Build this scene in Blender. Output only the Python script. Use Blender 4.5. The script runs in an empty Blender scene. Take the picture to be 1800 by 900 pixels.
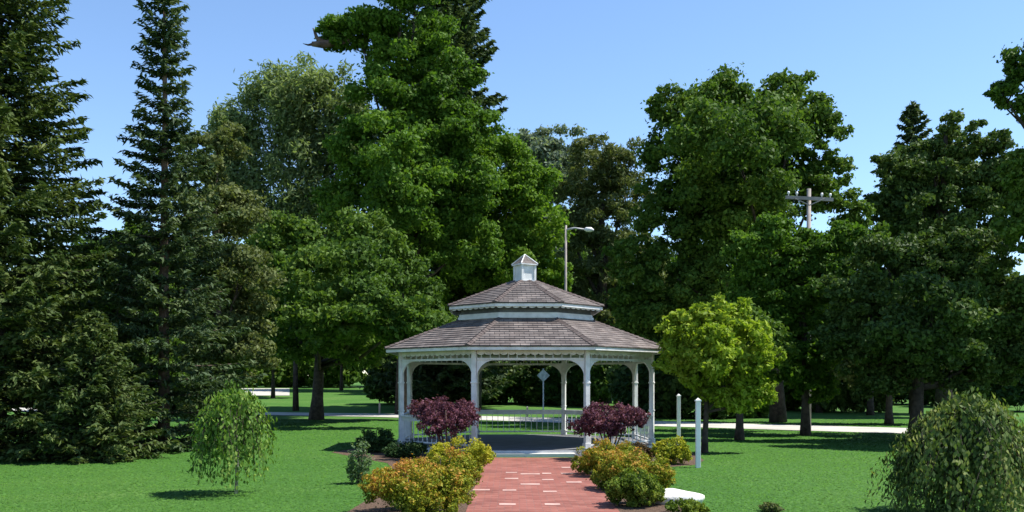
import bpy, math, random
import numpy as np
from mathutils import Vector, Matrix

rng = np.random.default_rng(11)
random.seed(5)
PI = math.pi
R = math.radians
sc = bpy.context.scene
COL = sc.collection

# ------------------------------------------------------------------ camera constants (1800 x 900 photograph)
F, HOR, CX, CAMZ = 1650.0, 672.0, 900.0, 1.75


def zg(y):
    """height of the terrain: flat park, a slow rise beyond the lane"""
    return min(max(0.0, y - 56.0) * 0.02, 3.2)


def X(px, d):
    return (px - CX) / F * d


def Z(py, d):
    return CAMZ + (HOR - py) / F * d


def G(px, py):
    d = CAMZ * F / (py - HOR)
    return X(px, d), d


# ------------------------------------------------------------------ tagging
def tag(o, label=None, cat=None, group=None, kind=None):
    if label: o['label'] = label
    if cat: o['category'] = cat
    if group: o['group'] = group
    if kind: o['kind'] = kind
    return o


def empty(name, label, cat, loc=(0, 0, 0), rz=0.0, group=None):
    o = bpy.data.objects.new(name, None)
    o.empty_display_size = 0.2
    COL.objects.link(o)
    o.location = loc
    o.rotation_euler = (0, 0, rz)
    return tag(o, label, cat, group)


# ------------------------------------------------------------------ mesh builder
class MB:
    def __init__(s):
        s.v, s.f, s.m, s.uv = [], [], [], {}

    def face(s, pts, mi=0, uv=None):
        n = len(s.v)
        s.v.extend([tuple(p) for p in pts])
        if uv: s.uv[len(s.f)] = uv
        s.f.append(list(range(n, n + len(pts))))
        s.m.append(mi)

    def hexa(s, b, t, mi=0):
        """b, t: 4 bottom and 4 top points, both counter-clockwise from above"""
        n = len(s.v)
        s.v.extend([tuple(p) for p in b] + [tuple(p) for p in t])
        for q in ((3, 2, 1, 0), (4, 5, 6, 7), (0, 1, 5, 4), (1, 2, 6, 5), (2, 3, 7, 6), (3, 0, 4, 7)):
            s.f.append([n + i for i in q]); s.m.append(mi)

    def box(s, x0, x1, y0, y1, z0, z1, mi=0, taper=0.0):
        t = taper
        s.hexa([(x0, y0, z0), (x1, y0, z0), (x1, y1, z0), (x0, y1, z0)],
               [(x0 + t, y0 + t, z1), (x1 - t, y0 + t, z1), (x1 - t, y1 - t, z1), (x0 + t, y1 - t, z1)], mi)

    def prism(s, poly, axis_pts, mi=0):
        """poly: list of 3d points (planar), extruded by vector axis_pts"""
        n = len(s.v); k = len(poly); a = Vector(axis_pts)
        s.v.extend([tuple(p) for p in poly] + [tuple(Vector(p) + a) for p in poly])
        s.f.append([n + i for i in reversed(range(k))]); s.m.append(mi)
        s.f.append([n + k + i for i in range(k)]); s.m.append(mi)
        for i in range(k):
            j = (i + 1) % k
            s.f.append([n + i, n + j, n + k + j, n + k + i]); s.m.append(mi)

    def tube(s, pts, rad, seg=8, mi=0, cap=True):
        pts = [Vector(p) for p in pts]
        n0 = len(s.v); k = len(pts)
        prev = None
        for i, p in enumerate(pts):
            d = (pts[min(i + 1, k - 1)] - pts[max(i - 1, 0)])
            if d.length < 1e-9: d = Vector((0, 0, 1))
            d.normalize()
            ref = prev if prev is not None else (Vector((1, 0, 0)) if abs(d.z) > .8 else Vector((0, 0, 1)))
            u = (ref - d * ref.dot(d))
            if u.length < 1e-6: u = d.orthogonal()
            u.normalize(); prev = u
            w = d.cross(u)
            r = rad[i] if hasattr(rad, '__len__') else rad
            for j in range(seg):
                a = 2 * PI * j / seg
                s.v.append(tuple(p + u * (r * math.cos(a)) + w * (r * math.sin(a))))
        for i in range(k - 1):
            for j in range(seg):
                a = n0 + i * seg + j; b = n0 + i * seg + (j + 1) % seg
                s.f.append([a, b, b + seg, a + seg]); s.m.append(mi)
        if cap:
            s.f.append([n0 + j for j in reversed(range(seg))]); s.m.append(mi)
            s.f.append([n0 + (k - 1) * seg + j for j in range(seg)]); s.m.append(mi)

    def build(s, name, mats, parent=None, smooth=False, bevel=0.0):
        me = bpy.data.meshes.new(name)
        me.from_pydata(s.v, [], s.f)
        if not isinstance(mats, (list, tuple)): mats = [mats]
        for m in mats: me.materials.append(m)
        me.polygons.foreach_set('material_index', s.m)
        if s.uv:
            l = me.uv_layers.new(name='UVMap')
            for fi, uvs in s.uv.items():
                for li, uv in zip(me.polygons[fi].loop_indices, uvs):
                    l.data[li].uv = uv
        if smooth: me.polygons.foreach_set('use_smooth', [True] * len(s.f))
        me.update()
        o = bpy.data.objects.new(name, me)
        COL.objects.link(o)
        if parent: o.parent = parent
        if bevel:
            b = o.modifiers.new('Bevel', 'BEVEL'); b.width = bevel; b.segments = 2; b.limit_method = 'ANGLE'
        return o


def quads_mesh(name, V, mat, parent=None, k=4):
    """V: (N*k,3) array of leaf quads (or triangles)"""
    n = len(V)
    me = bpy.data.meshes.new(name)
    nf = n // k
    me.vertices.add(n); me.vertices.foreach_set('co', V.astype(np.float32).ravel())
    me.loops.add(n); me.loops.foreach_set('vertex_index', np.arange(n, dtype=np.int32))
    me.polygons.add(nf); me.polygons.foreach_set('loop_start', np.arange(0, n, k, dtype=np.int32))
    me.materials.append(mat)
    me.update(calc_edges=True)
    o = bpy.data.objects.new(name, me)
    COL.objects.link(o)
    if parent: o.parent = parent
    return o


def norm(a):
    return a / np.maximum(np.linalg.norm(a, axis=1, keepdims=True), 1e-9)


def rand_dir(n):
    return norm(rng.normal(size=(n, 3)))


def leaves(P, N, L, W, along=None):
    """kite-shaped leaves at P facing N; along = preferred long axis"""
    n = len(P)
    t = rng.normal(size=(n, 3)) if along is None else along + rng.normal(size=(n, 3)) * .25
    t = norm(t - N * np.sum(t * N, axis=1, keepdims=True))
    b = np.cross(N, t)
    L = np.broadcast_to(L, (n,))[:, None]; W = np.broadcast_to(W, (n,))[:, None]
    V = np.empty((n, 4, 3))
    V[:, 0] = P - t * L * .5
    V[:, 1] = P + b * W * .5 + N * L * .06
    V[:, 2] = P + t * L * .5 - N * L * .10
    V[:, 3] = P - b * W * .5 + N * L * .06
    return V.reshape(-1, 3)


# ------------------------------------------------------------------ materials
def newmat(name):
    m = bpy.data.materials.new(name); m.use_nodes = True
    nt = m.node_tree; nt.nodes.clear()
    out = nt.nodes.new('ShaderNodeOutputMaterial')
    return m, nt, out


def N_(nt, t, **kw):
    n = nt.nodes.new(t)
    for k, v in kw.items(): setattr(n, k, v)
    return n


def ramp(nt, stops):
    r = N_(nt, 'ShaderNodeValToRGB')
    e = r.color_ramp.elements
    while len(e) < len(stops): e.new(0.5)
    for i, (p, c) in enumerate(stops):
        e[i].position = p; e[i].color = (*c, 1)
    return r


def leaf_mat(name, cols, trans=0.35, scale=0.35, tcol=1.15):
    """cols: dark, mid, light colours of the leaves themselves; every leaf picks one, clumps lean one way"""
    m, nt, out = newmat(name)
    geo = N_(nt, 'ShaderNodeNewGeometry')
    tc = N_(nt, 'ShaderNodeTexCoord')
    no = N_(nt, 'ShaderNodeTexNoise'); no.inputs['Scale'].default_value = scale; no.inputs['Detail'].default_value = 3
    nt.links.new(tc.outputs['Object'], no.inputs['Vector'])
    ma = N_(nt, 'ShaderNodeMath', operation='MULTIPLY_ADD')
    ma.inputs[1].default_value = 0.55; ma.inputs[2].default_value = 0
    nt.links.new(geo.outputs['Random Per Island'], ma.inputs[0])
    m2 = N_(nt, 'ShaderNodeMath', operation='MULTIPLY_ADD'); m2.inputs[1].default_value = 1.5; m2.inputs[2].default_value = -.55
    nt.links.new(no.outputs['Fac'], m2.inputs[0])
    ad = N_(nt, 'ShaderNodeMath', operation='ADD', use_clamp=True)
    nt.links.new(ma.outputs[0], ad.inputs[0]); nt.links.new(m2.outputs[0], ad.inputs[1])
    rp = ramp(nt, [(i / (len(cols) - 1), c) for i, c in enumerate(cols)])
    nt.links.new(ad.outputs[0], rp.inputs['Fac'])
    p = N_(nt, 'ShaderNodeBsdfPrincipled')
    p.inputs['Roughness'].default_value = .6; p.inputs['Specular IOR Level'].default_value = .12
    nt.links.new(rp.outputs['Color'], p.inputs['Base Color'])
    tr = N_(nt, 'ShaderNodeBsdfTranslucent')
    mul = N_(nt, 'ShaderNodeMixRGB', blend_type='MULTIPLY'); mul.inputs['Fac'].default_value = 1
    mul.inputs['Color2'].default_value = (tcol * 1.1, tcol * 1.15, tcol * .55, 1)
    nt.links.new(rp.outputs['Color'], mul.inputs['Color1']); nt.links.new(mul.outputs[0], tr.inputs['Color'])
    mx = N_(nt, 'ShaderNodeMixShader'); mx.inputs[0].default_value = trans
    nt.links.new(p.outputs[0], mx.inputs[1]); nt.links.new(tr.outputs[0], mx.inputs[2])
    nt.links.new(mx.outputs[0], out.inputs['Surface'])
    return m


def noise_mat(name, stops, scale=4, rough=.8, detail=6, bump=0.0, bscale=30, spec=.3, coord='Object', distort=0.0):
    m, nt, out = newmat(name)
    tc = N_(nt, 'ShaderNodeTexCoord')
    no = N_(nt, 'ShaderNodeTexNoise'); no.inputs['Scale'].default_value = scale; no.inputs['Detail'].default_value = detail
    no.inputs['Distortion'].default_value = distort
    nt.links.new(tc.outputs[coord], no.inputs['Vector'])
    rp = ramp(nt, stops)
    nt.links.new(no.outputs['Fac'], rp.inputs['Fac'])
    p = N_(nt, 'ShaderNodeBsdfPrincipled'); p.inputs['Roughness'].default_value = rough
    p.inputs['Specular IOR Level'].default_value = spec
    nt.links.new(rp.outputs['Color'], p.inputs['Base Color'])
    if bump:
        n2 = N_(nt, 'ShaderNodeTexNoise'); n2.inputs['Scale'].default_value = bscale; n2.inputs['Detail'].default_value = 5
        nt.links.new(tc.outputs[coord], n2.inputs['Vector'])
        bp = N_(nt, 'ShaderNodeBump'); bp.inputs['Strength'].default_value = bump; bp.inputs['Distance'].default_value = .03
        nt.links.new(n2.outputs['Fac'], bp.inputs['Height']); nt.links.new(bp.outputs[0], p.inputs['Normal'])
    nt.links.new(p.outputs[0], out.inputs['Surface'])
    return m


M = {}
M['white'] = noise_mat('white_paint', [(.25, (.52, .52, .51)), (.5, (.68, .68, .67)), (.7, (.78, .78, .77))], 5, .5, detail=9, bump=.12, bscale=60)
M['vent'] = noise_mat('dark_vent', [(.3, (.07, .075, .085)), (.7, (.14, .145, .155))], 6, .6)
M['post_white'] = noise_mat('post_white', [(.3, (.74, .74, .72)), (.7, (.84, .84, .82))], 5, .5)
M['ceiling'] = noise_mat('ceiling_boards', [(.3, (.16, .13, .10)), (.7, (.25, .21, .17))], 5, .6)
M['deck'] = noise_mat('deck_boards', [(.3, (.13, .135, .145)), (.7, (.20, .205, .215))], 3, .7, bump=.1)
M['concrete'] = noise_mat('concrete', [(.3, (.50, .49, .46)), (.7, (.64, .63, .60))], 3, .85, bump=.12, bscale=40)
M['lane'] = noise_mat('lane_concrete', [(.3, (.36, .35, .31)), (.7, (.50, .48, .43))], .7, .9, bump=.1)
M['stone'] = noise_mat('pale_stone', [(.35, (.56, .54, .50)), (.65, (.78, .76, .72))], 7, .9, bump=.6, bscale=14)
M['mulch'] = noise_mat('mulch', [(.3, (.045, .028, .018)), (.5, (.10, .062, .04)), (.75, (.17, .11, .075))], 28, .95, bump=1, bscale=50)
M['bark'] = noise_mat('dark_bark', [(.35, (.028, .022, .017)), (.65, (.075, .06, .047))], 6, .95, bump=.8, bscale=16)
M['bark_red'] = noise_mat('reddish_bark', [(.35, (.07, .048, .037)), (.65, (.16, .115, .09))], 6, .95, bump=.8, bscale=16)
M['bark_pale'] = noise_mat('pale_bark', [(.35, (.22, .20, .16)), (.65, (.48, .46, .40))], 9, .9, bump=.4)
M['stub'] = noise_mat('broken_wood', [(.35, (.06, .04, .035)), (.65, (.16, .11, .09))], 3, .95, bump=.5)
M['pole_pale'] = noise_mat('weathered_pole', [(.35, (.24, .215, .20)), (.65, (.40, .36, .33))], 2, .8)
M['steel'] = noise_mat('galvanised_steel', [(.4, (.42, .43, .44)), (.6, (.56, .57, .58))], 8, .4)
M['signback'] = noise_mat('sign_metal', [(.4, (.26, .30, .29)), (.6, (.46, .50, .48))], 5, .35)
M['lamp_white'] = noise_mat('lamp_white', [(.4, (.78, .79, .80)), (.6, (.85, .85, .85))], 5, .3)
M['edging'] = noise_mat('edging', [(.4, (.26, .20, .17)), (.6, (.38, .31, .27))], 12, .9)

# foliage
M['spruce'] = leaf_mat('spruce_needles', [(0.027, 0.0504, 0.0156), (0.0675, 0.1036, 0.0286), (0.1418, 0.175, 0.0546)], .2, .8)
M['spruce2'] = leaf_mat('blue_spruce_needles', [(0.0286, 0.054, 0.0286), (0.0624, 0.0999, 0.0416), (0.1196, 0.1553, 0.065)], .2, .9)
M['maple'] = leaf_mat('maple_leaves', [(0.0374, 0.0825, 0.0104), (0.0792, 0.1625, 0.0182), (0.1485, 0.25, 0.0338)], .35, .25)
M['bright'] = leaf_mat('bright_leaves', [(0.0517, 0.1105, 0.0112), (0.1092, 0.2054, 0.0196), (0.1898, 0.2925, 0.042)], .38, .25)
M['airy'] = leaf_mat('airy_leaves', [(.095, .145, .060), (.160, .220, .090), (.240, .300, .135)], .4, .25)
M['olive'] = leaf_mat('olive_leaves', [(0.0605, 0.0829, 0.0264), (0.1113, 0.1373, 0.0449), (0.1755, 0.2031, 0.0739)], .3, .25)
M['greyleaf'] = leaf_mat('grey_green_leaves', [(0.0978, 0.138, 0.096), (0.1495, 0.198, 0.138), (0.2185, 0.264, 0.186)], .35, .2)
M['oak'] = leaf_mat('oak_leaves', [(0.0351, 0.0764, 0.0128), (0.0756, 0.1411, 0.0214), (0.1458, 0.2205, 0.037)], .32, .25)
M['dark'] = leaf_mat('dark_leaves', [(0.0333, 0.0665, 0.0167), (0.068, 0.1146, 0.0258), (0.1286, 0.1848, 0.0456)], .25, .25)
M['yellow'] = leaf_mat('yellow_green_leaves', [(.095, .155, .012), (.225, .320, .025), (.430, .490, .085)], .35, .9)
M['sapling'] = leaf_mat('sapling_leaves', [(.028, .070, .012), (.105, .205, .030), (.270, .360, .080)], .35, 1.5)
M['weeping'] = leaf_mat('weeping_leaves', [(.022, .048, .015), (.105, .160, .038), (.380, .390, .140)], .3, 1.2)
M['burgundy'] = leaf_mat('burgundy_leaves', [(.036, .014, .026), (.125, .044, .068), (.270, .115, .145)], .25, 2.2, 1.0)


def mound_mat(name, low, mid, top, z0, z1):
    """young growth at the shoot tips has its own colour, older leaves below another"""
    m = leaf_mat(name, [low, mid, top], .28, 3.0)
    nt = m.node_tree
    tc = N_(nt, 'ShaderNodeTexCoord'); sp = N_(nt, 'ShaderNodeSeparateXYZ')
    nt.links.new(tc.outputs['Object'], sp.inputs[0])
    mr = N_(nt, 'ShaderNodeMapRange'); mr.inputs['From Min'].default_value = z0; mr.inputs['From Max'].default_value = z1
    mr.inputs['To Min'].default_value = -.25; mr.inputs['To Max'].default_value = .46
    nt.links.new(sp.outputs['Z'], mr.inputs['Value'])
    rp = [n for n in nt.nodes if n.type == 'VALTORGB'][0]
    src = rp.inputs['Fac'].links[0].from_socket
    ad = N_(nt, 'ShaderNodeMath', operation='ADD', use_clamp=True)
    nt.links.new(src, ad.inputs[0]); nt.links.new(mr.outputs[0], ad.inputs[1]); nt.links.new(ad.outputs[0], rp.inputs['Fac'])
    return m


M['goldorange'] = mound_mat('gold_orange_leaves', (.055, .105, .012), (.235, .270, .024), (.440, .200, .045), .12, .80)
M['gold'] = mound_mat('gold_leaves', (.065, .115, .012), (.290, .310, .022), (.460, .400, .040), .1, .78)
M['lime'] = leaf_mat('lime_leaves', [(.045, .085, .012), (.12, .18, .022), (.25, .29, .045)], .3, 3)
M['hedge'] = leaf_mat('hedge_leaves', [(0.0182, 0.0442, 0.0156), (0.0364, 0.0754, 0.0234), (0.065, 0.1105, 0.0338)], .2, 2)
M['redlow'] = leaf_mat('red_low_leaves', [(.040, .030, .014), (.085, .060, .024), (.15, .075, .035)], .25, 3)
M['grey_shrub'] = leaf_mat('grey_shrub_leaves', [(.060, .110, .045), (.110, .170, .075), (.17, .23, .11)], .3, 3)
M['grass'] = leaf_mat('grass_blades', [(.050, .132, .025), (.063, .156, .030), (.084, .176, .040)], .3, .22)

nt_ = M['grass'].node_tree
cz = N_(nt_, 'ShaderNodeCombineXYZ'); cz.inputs[2].default_value = 1.0
nt_.links.new(cz.outputs[0], [n for n in nt_.nodes if n.type == 'BSDF_PRINCIPLED'][0].inputs['Normal'])


def ground_mat():
    m, nt, out = newmat('lawn')
    tc = N_(nt, 'ShaderNodeTexCoord')
    a = N_(nt, 'ShaderNodeTexNoise'); a.inputs['Scale'].default_value = .25; a.inputs['Detail'].default_value = 6; a.inputs['Roughness'].default_value = .65
    b = N_(nt, 'ShaderNodeTexNoise'); b.inputs['Scale'].default_value = 14; b.inputs['Detail'].default_value = 4
    for n in (a, b): nt.links.new(tc.outputs['Object'], n.inputs['Vector'])
    r1 = ramp(nt, [(.3, (.050, .130, .025)), (.5, (.065, .156, .030)), (.72, (.096, .178, .042))])
    r2 = ramp(nt, [(.3, (.62, .62, .62)), (.7, (1.2, 1.2, 1.15))])
    nt.links.new(a.outputs['Fac'], r1.inputs['Fac']); nt.links.new(b.outputs['Fac'], r2.inputs['Fac'])
    mx = N_(nt, 'ShaderNodeMixRGB', blend_type='MULTIPLY'); mx.inputs['Fac'].default_value = 1
    nt.links.new(r1.outputs['Color'], mx.inputs['Color1']); nt.links.new(r2.outputs['Color'], mx.inputs['Color2'])
    p = N_(nt, 'ShaderNodeBsdfPrincipled'); p.inputs['Roughness'].default_value = .9; p.inputs['Specular IOR Level'].default_value = .1
    nt.links.new(mx.outputs[0], p.inputs['Base Color'])
    bp = N_(nt, 'ShaderNodeBump'); bp.inputs['Strength'].default_value = .5; bp.inputs['Distance'].default_value = .05
    nt.links.new(b.outputs['Fac'], bp.inputs['Height']); nt.links.new(bp.outputs[0], p.inputs['Normal'])
    nt.links.new(p.outputs[0], out.inputs['Surface'])
    return m


def brick_mat():
    m, nt, out = newmat('brick_paving')
    tc = N_(nt, 'ShaderNodeTexCoord')
    br = N_(nt, 'ShaderNodeTexBrick')
    br.inputs['Scale'].default_value = 1; br.inputs['Brick Width'].default_value = .21; br.inputs['Row Height'].default_value = .105
    br.inputs['Mortar Size'].default_value = .006; br.inputs['Mortar Smooth'].default_value = .3; br.inputs['Bias'].default_value = -.1
    br.inputs['Color1'].default_value = (.205, .056, .038, 1); br.inputs['Color2'].default_value = (.275, .100, .072, 1)
    br.inputs['Mortar'].default_value = (.17, .085, .07, 1)
    nt.links.new(tc.outputs['Object'], br.inputs['Vector'])
    no = N_(nt, 'ShaderNodeTexNoise'); no.inputs['Scale'].default_value = 1.3; no.inputs['Detail'].default_value = 9; no.inputs['Roughness'].default_value = .68
    nt.links.new(tc.outputs['Object'], no.inputs['Vector'])
    r2 = ramp(nt, [(.3, (.66, .60, .58)), (.5, (1, 1, 1)), (.7, (1.2, 1.24, 1.26))])
    nt.links.new(no.outputs['Fac'], r2.inputs['Fac'])
    mx = N_(nt, 'ShaderNodeMixRGB', blend_type='MULTIPLY'); mx.inputs['Fac'].default_value = 1
    nt.links.new(br.outputs['Color'], mx.inputs['Color1']); nt.links.new(r2.outputs['Color'], mx.inputs['Color2'])
    p = N_(nt, 'ShaderNodeBsdfPrincipled'); p.inputs['Roughness'].default_value = .85
    nt.links.new(mx.outputs[0], p.inputs['Base Color'])
    bp = N_(nt, 'ShaderNodeBump'); bp.inputs['Strength'].default_value = .5; bp.inputs['Distance'].default_value = .006; bp.invert = True
    nt.links.new(br.outputs['Fac'], bp.inputs['Height']); nt.links.new(bp.outputs[0], p.inputs['Normal'])
    nt.links.new(p.outputs[0], out.inputs['Surface'])
    return m


def shingle_mat(name, c1, c2, mort):
    m, nt, out = newmat(name)
    tc = N_(nt, 'ShaderNodeTexCoord')
    br = N_(nt, 'ShaderNodeTexBrick')
    br.inputs['Scale'].default_value = 1; br.inputs['Brick Width'].default_value = .24; br.inputs['Row Height'].default_value = .155
    br.inputs['Mortar Size'].default_value = .009; br.inputs['Mortar Smooth'].default_value = .1; br.inputs['Bias'].default_value = 0
    br.inputs['Color1'].default_value = (*c1, 1); br.inputs['Color2'].default_value = (*c2, 1); br.inputs['Mortar'].default_value = (*mort, 1)
    nt.links.new(tc.outputs['UV'], br.inputs['Vector'])
    no = N_(nt, 'ShaderNodeTexNoise'); no.inputs['Scale'].default_value = 2.2; no.inputs['Detail'].default_value = 7; no.inputs['Roughness'].default_value = .7
    nt.links.new(tc.outputs['Object'], no.inputs['Vector'])
    r2 = ramp(nt, [(.32, (.66, .60, .58)), (.5, (1, 1, 1)), (.68, (1.5, 1.45, 1.4))])
    nt.links.new(no.outputs['Fac'], r2.inputs['Fac'])
    mx = N_(nt, 'ShaderNodeMixRGB', blend_type='MULTIPLY'); mx.inputs['Fac'].default_value = 1
    nt.links.new(br.outputs['Color'], mx.inputs['Color1']); nt.links.new(r2.outputs['Color'], mx.inputs['Color2'])
    p = N_(nt, 'ShaderNodeBsdfPrincipled'); p.inputs['Roughness'].default_value = .8
    nt.links.new(mx.outputs[0], p.inputs['Base Color'])
    nt.links.new(p.outputs[0], out.inputs['Surface'])
    return m


M['lawn'] = ground_mat()
M['brick'] = brick_mat()
M['palebrick'] = noise_mat('pale_pavers', [(.35, (.37, .22, .19)), (.65, (.52, .36, .31))], 4, .85)
M['shingle'] = shingle_mat('roof_shingles', (.092, .074, .067), (.172, .145, .132), (.03, .024, .022))
M['hip'] = noise_mat('hip_caps', [(.35, (.065, .048, .044)), (.65, (.13, .105, .095))], 6, .85)

# ------------------------------------------------------------------ ground
def build_ground():
    xs = [-900, -400, -150, -80, -40, -20, -10, 0, 10, 20, 40, 80, 150, 400, 900]
    ys = [-60, 0, 10, 20, 30, 40, 50, 56, 60, 70, 85, 100, 120, 150, 190, 216, 300, 500, 1200]
    v = [(x, y, zg(y)) for y in ys for x in xs]
    f = [[j * len(xs) + i, j * len(xs) + i + 1, (j + 1) * len(xs) + i + 1, (j + 1) * len(xs) + i]
         for j in range(len(ys) - 1) for i in range(len(xs) - 1)]
    mb = MB(); mb.v = v; mb.f = f; mb.m = [0] * len(f)
    return tag(mb.build('ground', M['lawn']), kind='structure')


build_ground()

PX0, PX1, PY1 = -.62, 1.45, 21.75          # the brick path
pm = MB()
pm.face([(PX0, -2, .008), (PX1, -2, .008), (PX1, PY1, .008), (PX0, PY1, .008)])
for cx, cy, w in ((899, 831.5, 20), (932, 834, 34), (961, 833, 16), (899, 842, 24), (963, 844, 20), (932, 852, 34), (846, 862, 30),
                  (895.5, 862.7, 24), (966.7, 865, 24), (892, 887.5, 29), (971, 887.5, 27), (998, 822.5, 22), (1000, 833, 28), (1009, 848.5, 27)):
    x, d = G(cx, cy)
    w2 = w * d / F / 2
    pm.face([(x - w2, d - .09, .012), (x + w2, d - .09, .012), (x + w2, d + .09, .012), (x - w2, d + .09, .012)], 1)
tag(pm.build('path', [M['brick'], M['palebrick']]), kind='structure')

# mulch beds beside the path
def sheet(name, pts, z, mat):
    mb = MB(); mb.face([(x, y, z) for x, y in pts])
    return tag(mb.build(name, mat), kind='structure')

LEFT_BED = [(PX0, 9), (PX0, 22.4), (-1.5, 22.8), (-3.0, 23.6), (-4.2, 24.6), (-4.5, 23.4), (-3.7, 21.9), (-2.7, 20.3), (-2.2, 18.0), (-2.1, 15), (-2.25, 12), (-2.2, 9)]
RIGHT_BED = [(PX1, 9), (2.35, 9), (2.55, 12), (2.5, 14.5), (2.35, 16.5), (2.6, 18.2), (3.2, 19.3), (3.95, 19.9), (4.3, 21.0), (4.5, 23.5), (3.4, 23.6), (2.4, 22.8), (PX1, 22.4)]
sheet('planting_bed', LEFT_BED, .006, M['mulch'])
sheet('planting_bed', RIGHT_BED, .006, M['mulch'])

# lane behind the gazebo
LANE = [(-60, 66), (-34, 59.5), (-22, 55.5), (-13.4, 52.0), (-6.3, 49.3), (.8, 44.0), (7.8, 38.2), (14.2, 33.6), (24, 27.5), (45, 16)]
def ribbon(pts, w):
    out_l, out_r = [], []
    for i, p in enumerate(pts):
        a = Vector(pts[max(i - 1, 0)]); b = Vector(pts[min(i + 1, len(pts) - 1)])
        t = (b - a).normalized(); n = Vector((-t.y, t.x))
        out_l.append(Vector(p) + n * w / 2); out_r.append(Vector(p) - n * w / 2)
    return out_l, out_r
l, r = ribbon(LANE, 4.1)
mb = MB()
for i in range(len(l) - 1):
    mb.face([(r[i].x, r[i].y, zg(r[i].y) + .02), (r[i + 1].x, r[i + 1].y, zg(r[i + 1].y) + .02), (l[i + 1].x, l[i + 1].y, zg(l[i + 1].y) + .02), (l[i].x, l[i].y, zg(l[i].y) + .02)])
tag(mb.build('road', M['lane']), kind='structure')
mb = MB()
for (xa, ya), (xb, yb) in (((-20, 84), (-46, 84)),):
    for k in range(4):
        y0, y1 = 84 + k * 6, 84 + (k + 1) * 6
        s0, s1 = -.237 * y0, -.237 * y1
        mb.face([(-60, y0, zg(y0) + .02), (s0, y0, zg(y0) + .02), (s1, y1, zg(y1) + .02), (-60, y1, zg(y1) + .02)])
tag(mb.build('driveway', M['lane']), kind='structure')


def in_poly(x, y, poly):
    inside = np.zeros(len(x), bool)
    j = len(poly) - 1
    for i in range(len(poly)):
        xi, yi = poly[i]; xj, yj = poly[j]
        c = ((yi > y) != (yj > y)) & (x < (xj - xi) * (y - yi) / (yj - yi + 1e-12) + xi)
        inside ^= c; j = i
    return inside


GAZ = (0.35, 25.76)


def build_grass(n):
    u = rng.random(n)
    d = 11.0 * (44 / 11.0) ** u ** .95
    x = (rng.random(n) * 2 - 1) * d * .62
    lane_poly = [(p.x, p.y) for p in l] + [(p.x, p.y) for p in reversed(r)]
    bad = in_poly(x, d, LEFT_BED) | in_poly(x, d, RIGHT_BED) | in_poly(x, d, lane_poly)
    bad |= (x > PX0 - .02) & (x < PX1 + .02) & (d < 22.4)
    bad |= np.hypot(x - GAZ[0], d - GAZ[1]) < 3.75
    x, d = x[~bad], d[~bad]; n = len(x)
    w = .012 * (d / 12); h = (.008 + .015 * rng.random(n)) * (.75 + .25 * d / 12)
    a = rng.random(n) * 2 * PI
    ca, sa = np.cos(a), np.sin(a)
    lm = rng.uniform(.02, .05, n) * (.7 + .3 * d / 12)
    lean = np.stack([-sa * lm, ca * lm], 1)
    V = np.zeros((n, 3, 3))
    V[:, 0] = np.stack([x - ca * w, d - sa * w, np.zeros(n)], 1)
    V[:, 1] = np.stack([x + ca * w, d + sa * w, np.zeros(n)], 1)
    V[:, 2] = np.stack([x + lean[:, 0], d + lean[:, 1], h], 1)
    o = quads_mesh('lawn_grass', V.reshape(-1, 3), M['grass'], k=3)
    return tag(o, 'short mown green lawn on both sides of the brick path', 'grass', kind='stuff')


build_grass(260000)

# ------------------------------------------------------------------ trees
def lobes_leaves(lobes, n, size, wfrac=.6, sub=(.15, .36), up=.2, shell=.3, flat=.62, elong=1.0, ns=40, jit=.75, under=.85, ext=.18, feather=.16):
    """lobes: (x,y,z,rx,ry,rz); leaves gathered in many small clumps spread through the lobes' volume"""
    lobes = np.array(lobes, float)
    size *= .80; n = int(n * 1.7)
    area = lobes[:, 3] * lobes[:, 5]
    pr = area / area.sum()
    out = []
    for (x, y, z, rx, ry, rz), p in zip(lobes, pr):
        nl = max(30, int(n * p))
        rm = (rx * ry * rz) ** (1 / 3)
        m = max(7, int(ns * rng.uniform(.85, 1.15)))
        d = rand_dir(m)
        d[:, 2] = np.where((d[:, 2] < 0) & (rng.random(m) > under), -d[:, 2], d[:, 2])
        rad = shell + (1 - shell) * rng.random(m) ** .5
        rad = rad * np.where(rng.random(m) < ext, rng.uniform(1.0, 1.28, m), 1.0)
        sc_ = d * rad[:, None] * np.array([rx, ry, rz]) * .9
        sr = rm * rng.uniform(sub[0], sub[1], m)
        w = sr ** 2; w /= w.sum()
        k = rng.choice(m, nl, p=w)
        ld = rand_dir(nl)
        lr = rng.random(nl) ** .4
        lr = lr * np.where(rng.random(nl) < feather, rng.uniform(1.0, 1.9, nl), 1.0)
        pos = np.array([x, y, z]) + sc_[k] + ld * lr[:, None] * sr[k][:, None] * np.array([1, 1, flat])
        nn = norm(ld * .7 + d[k] * .1 + np.array([0, 0, up]) + rng.normal(size=(nl, 3)) * jit)
        s = size * rng.uniform(.5, 1.5, nl)
        out.append(leaves(pos, nn, s * elong, s * wfrac))
    return np.concatenate(out)


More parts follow.
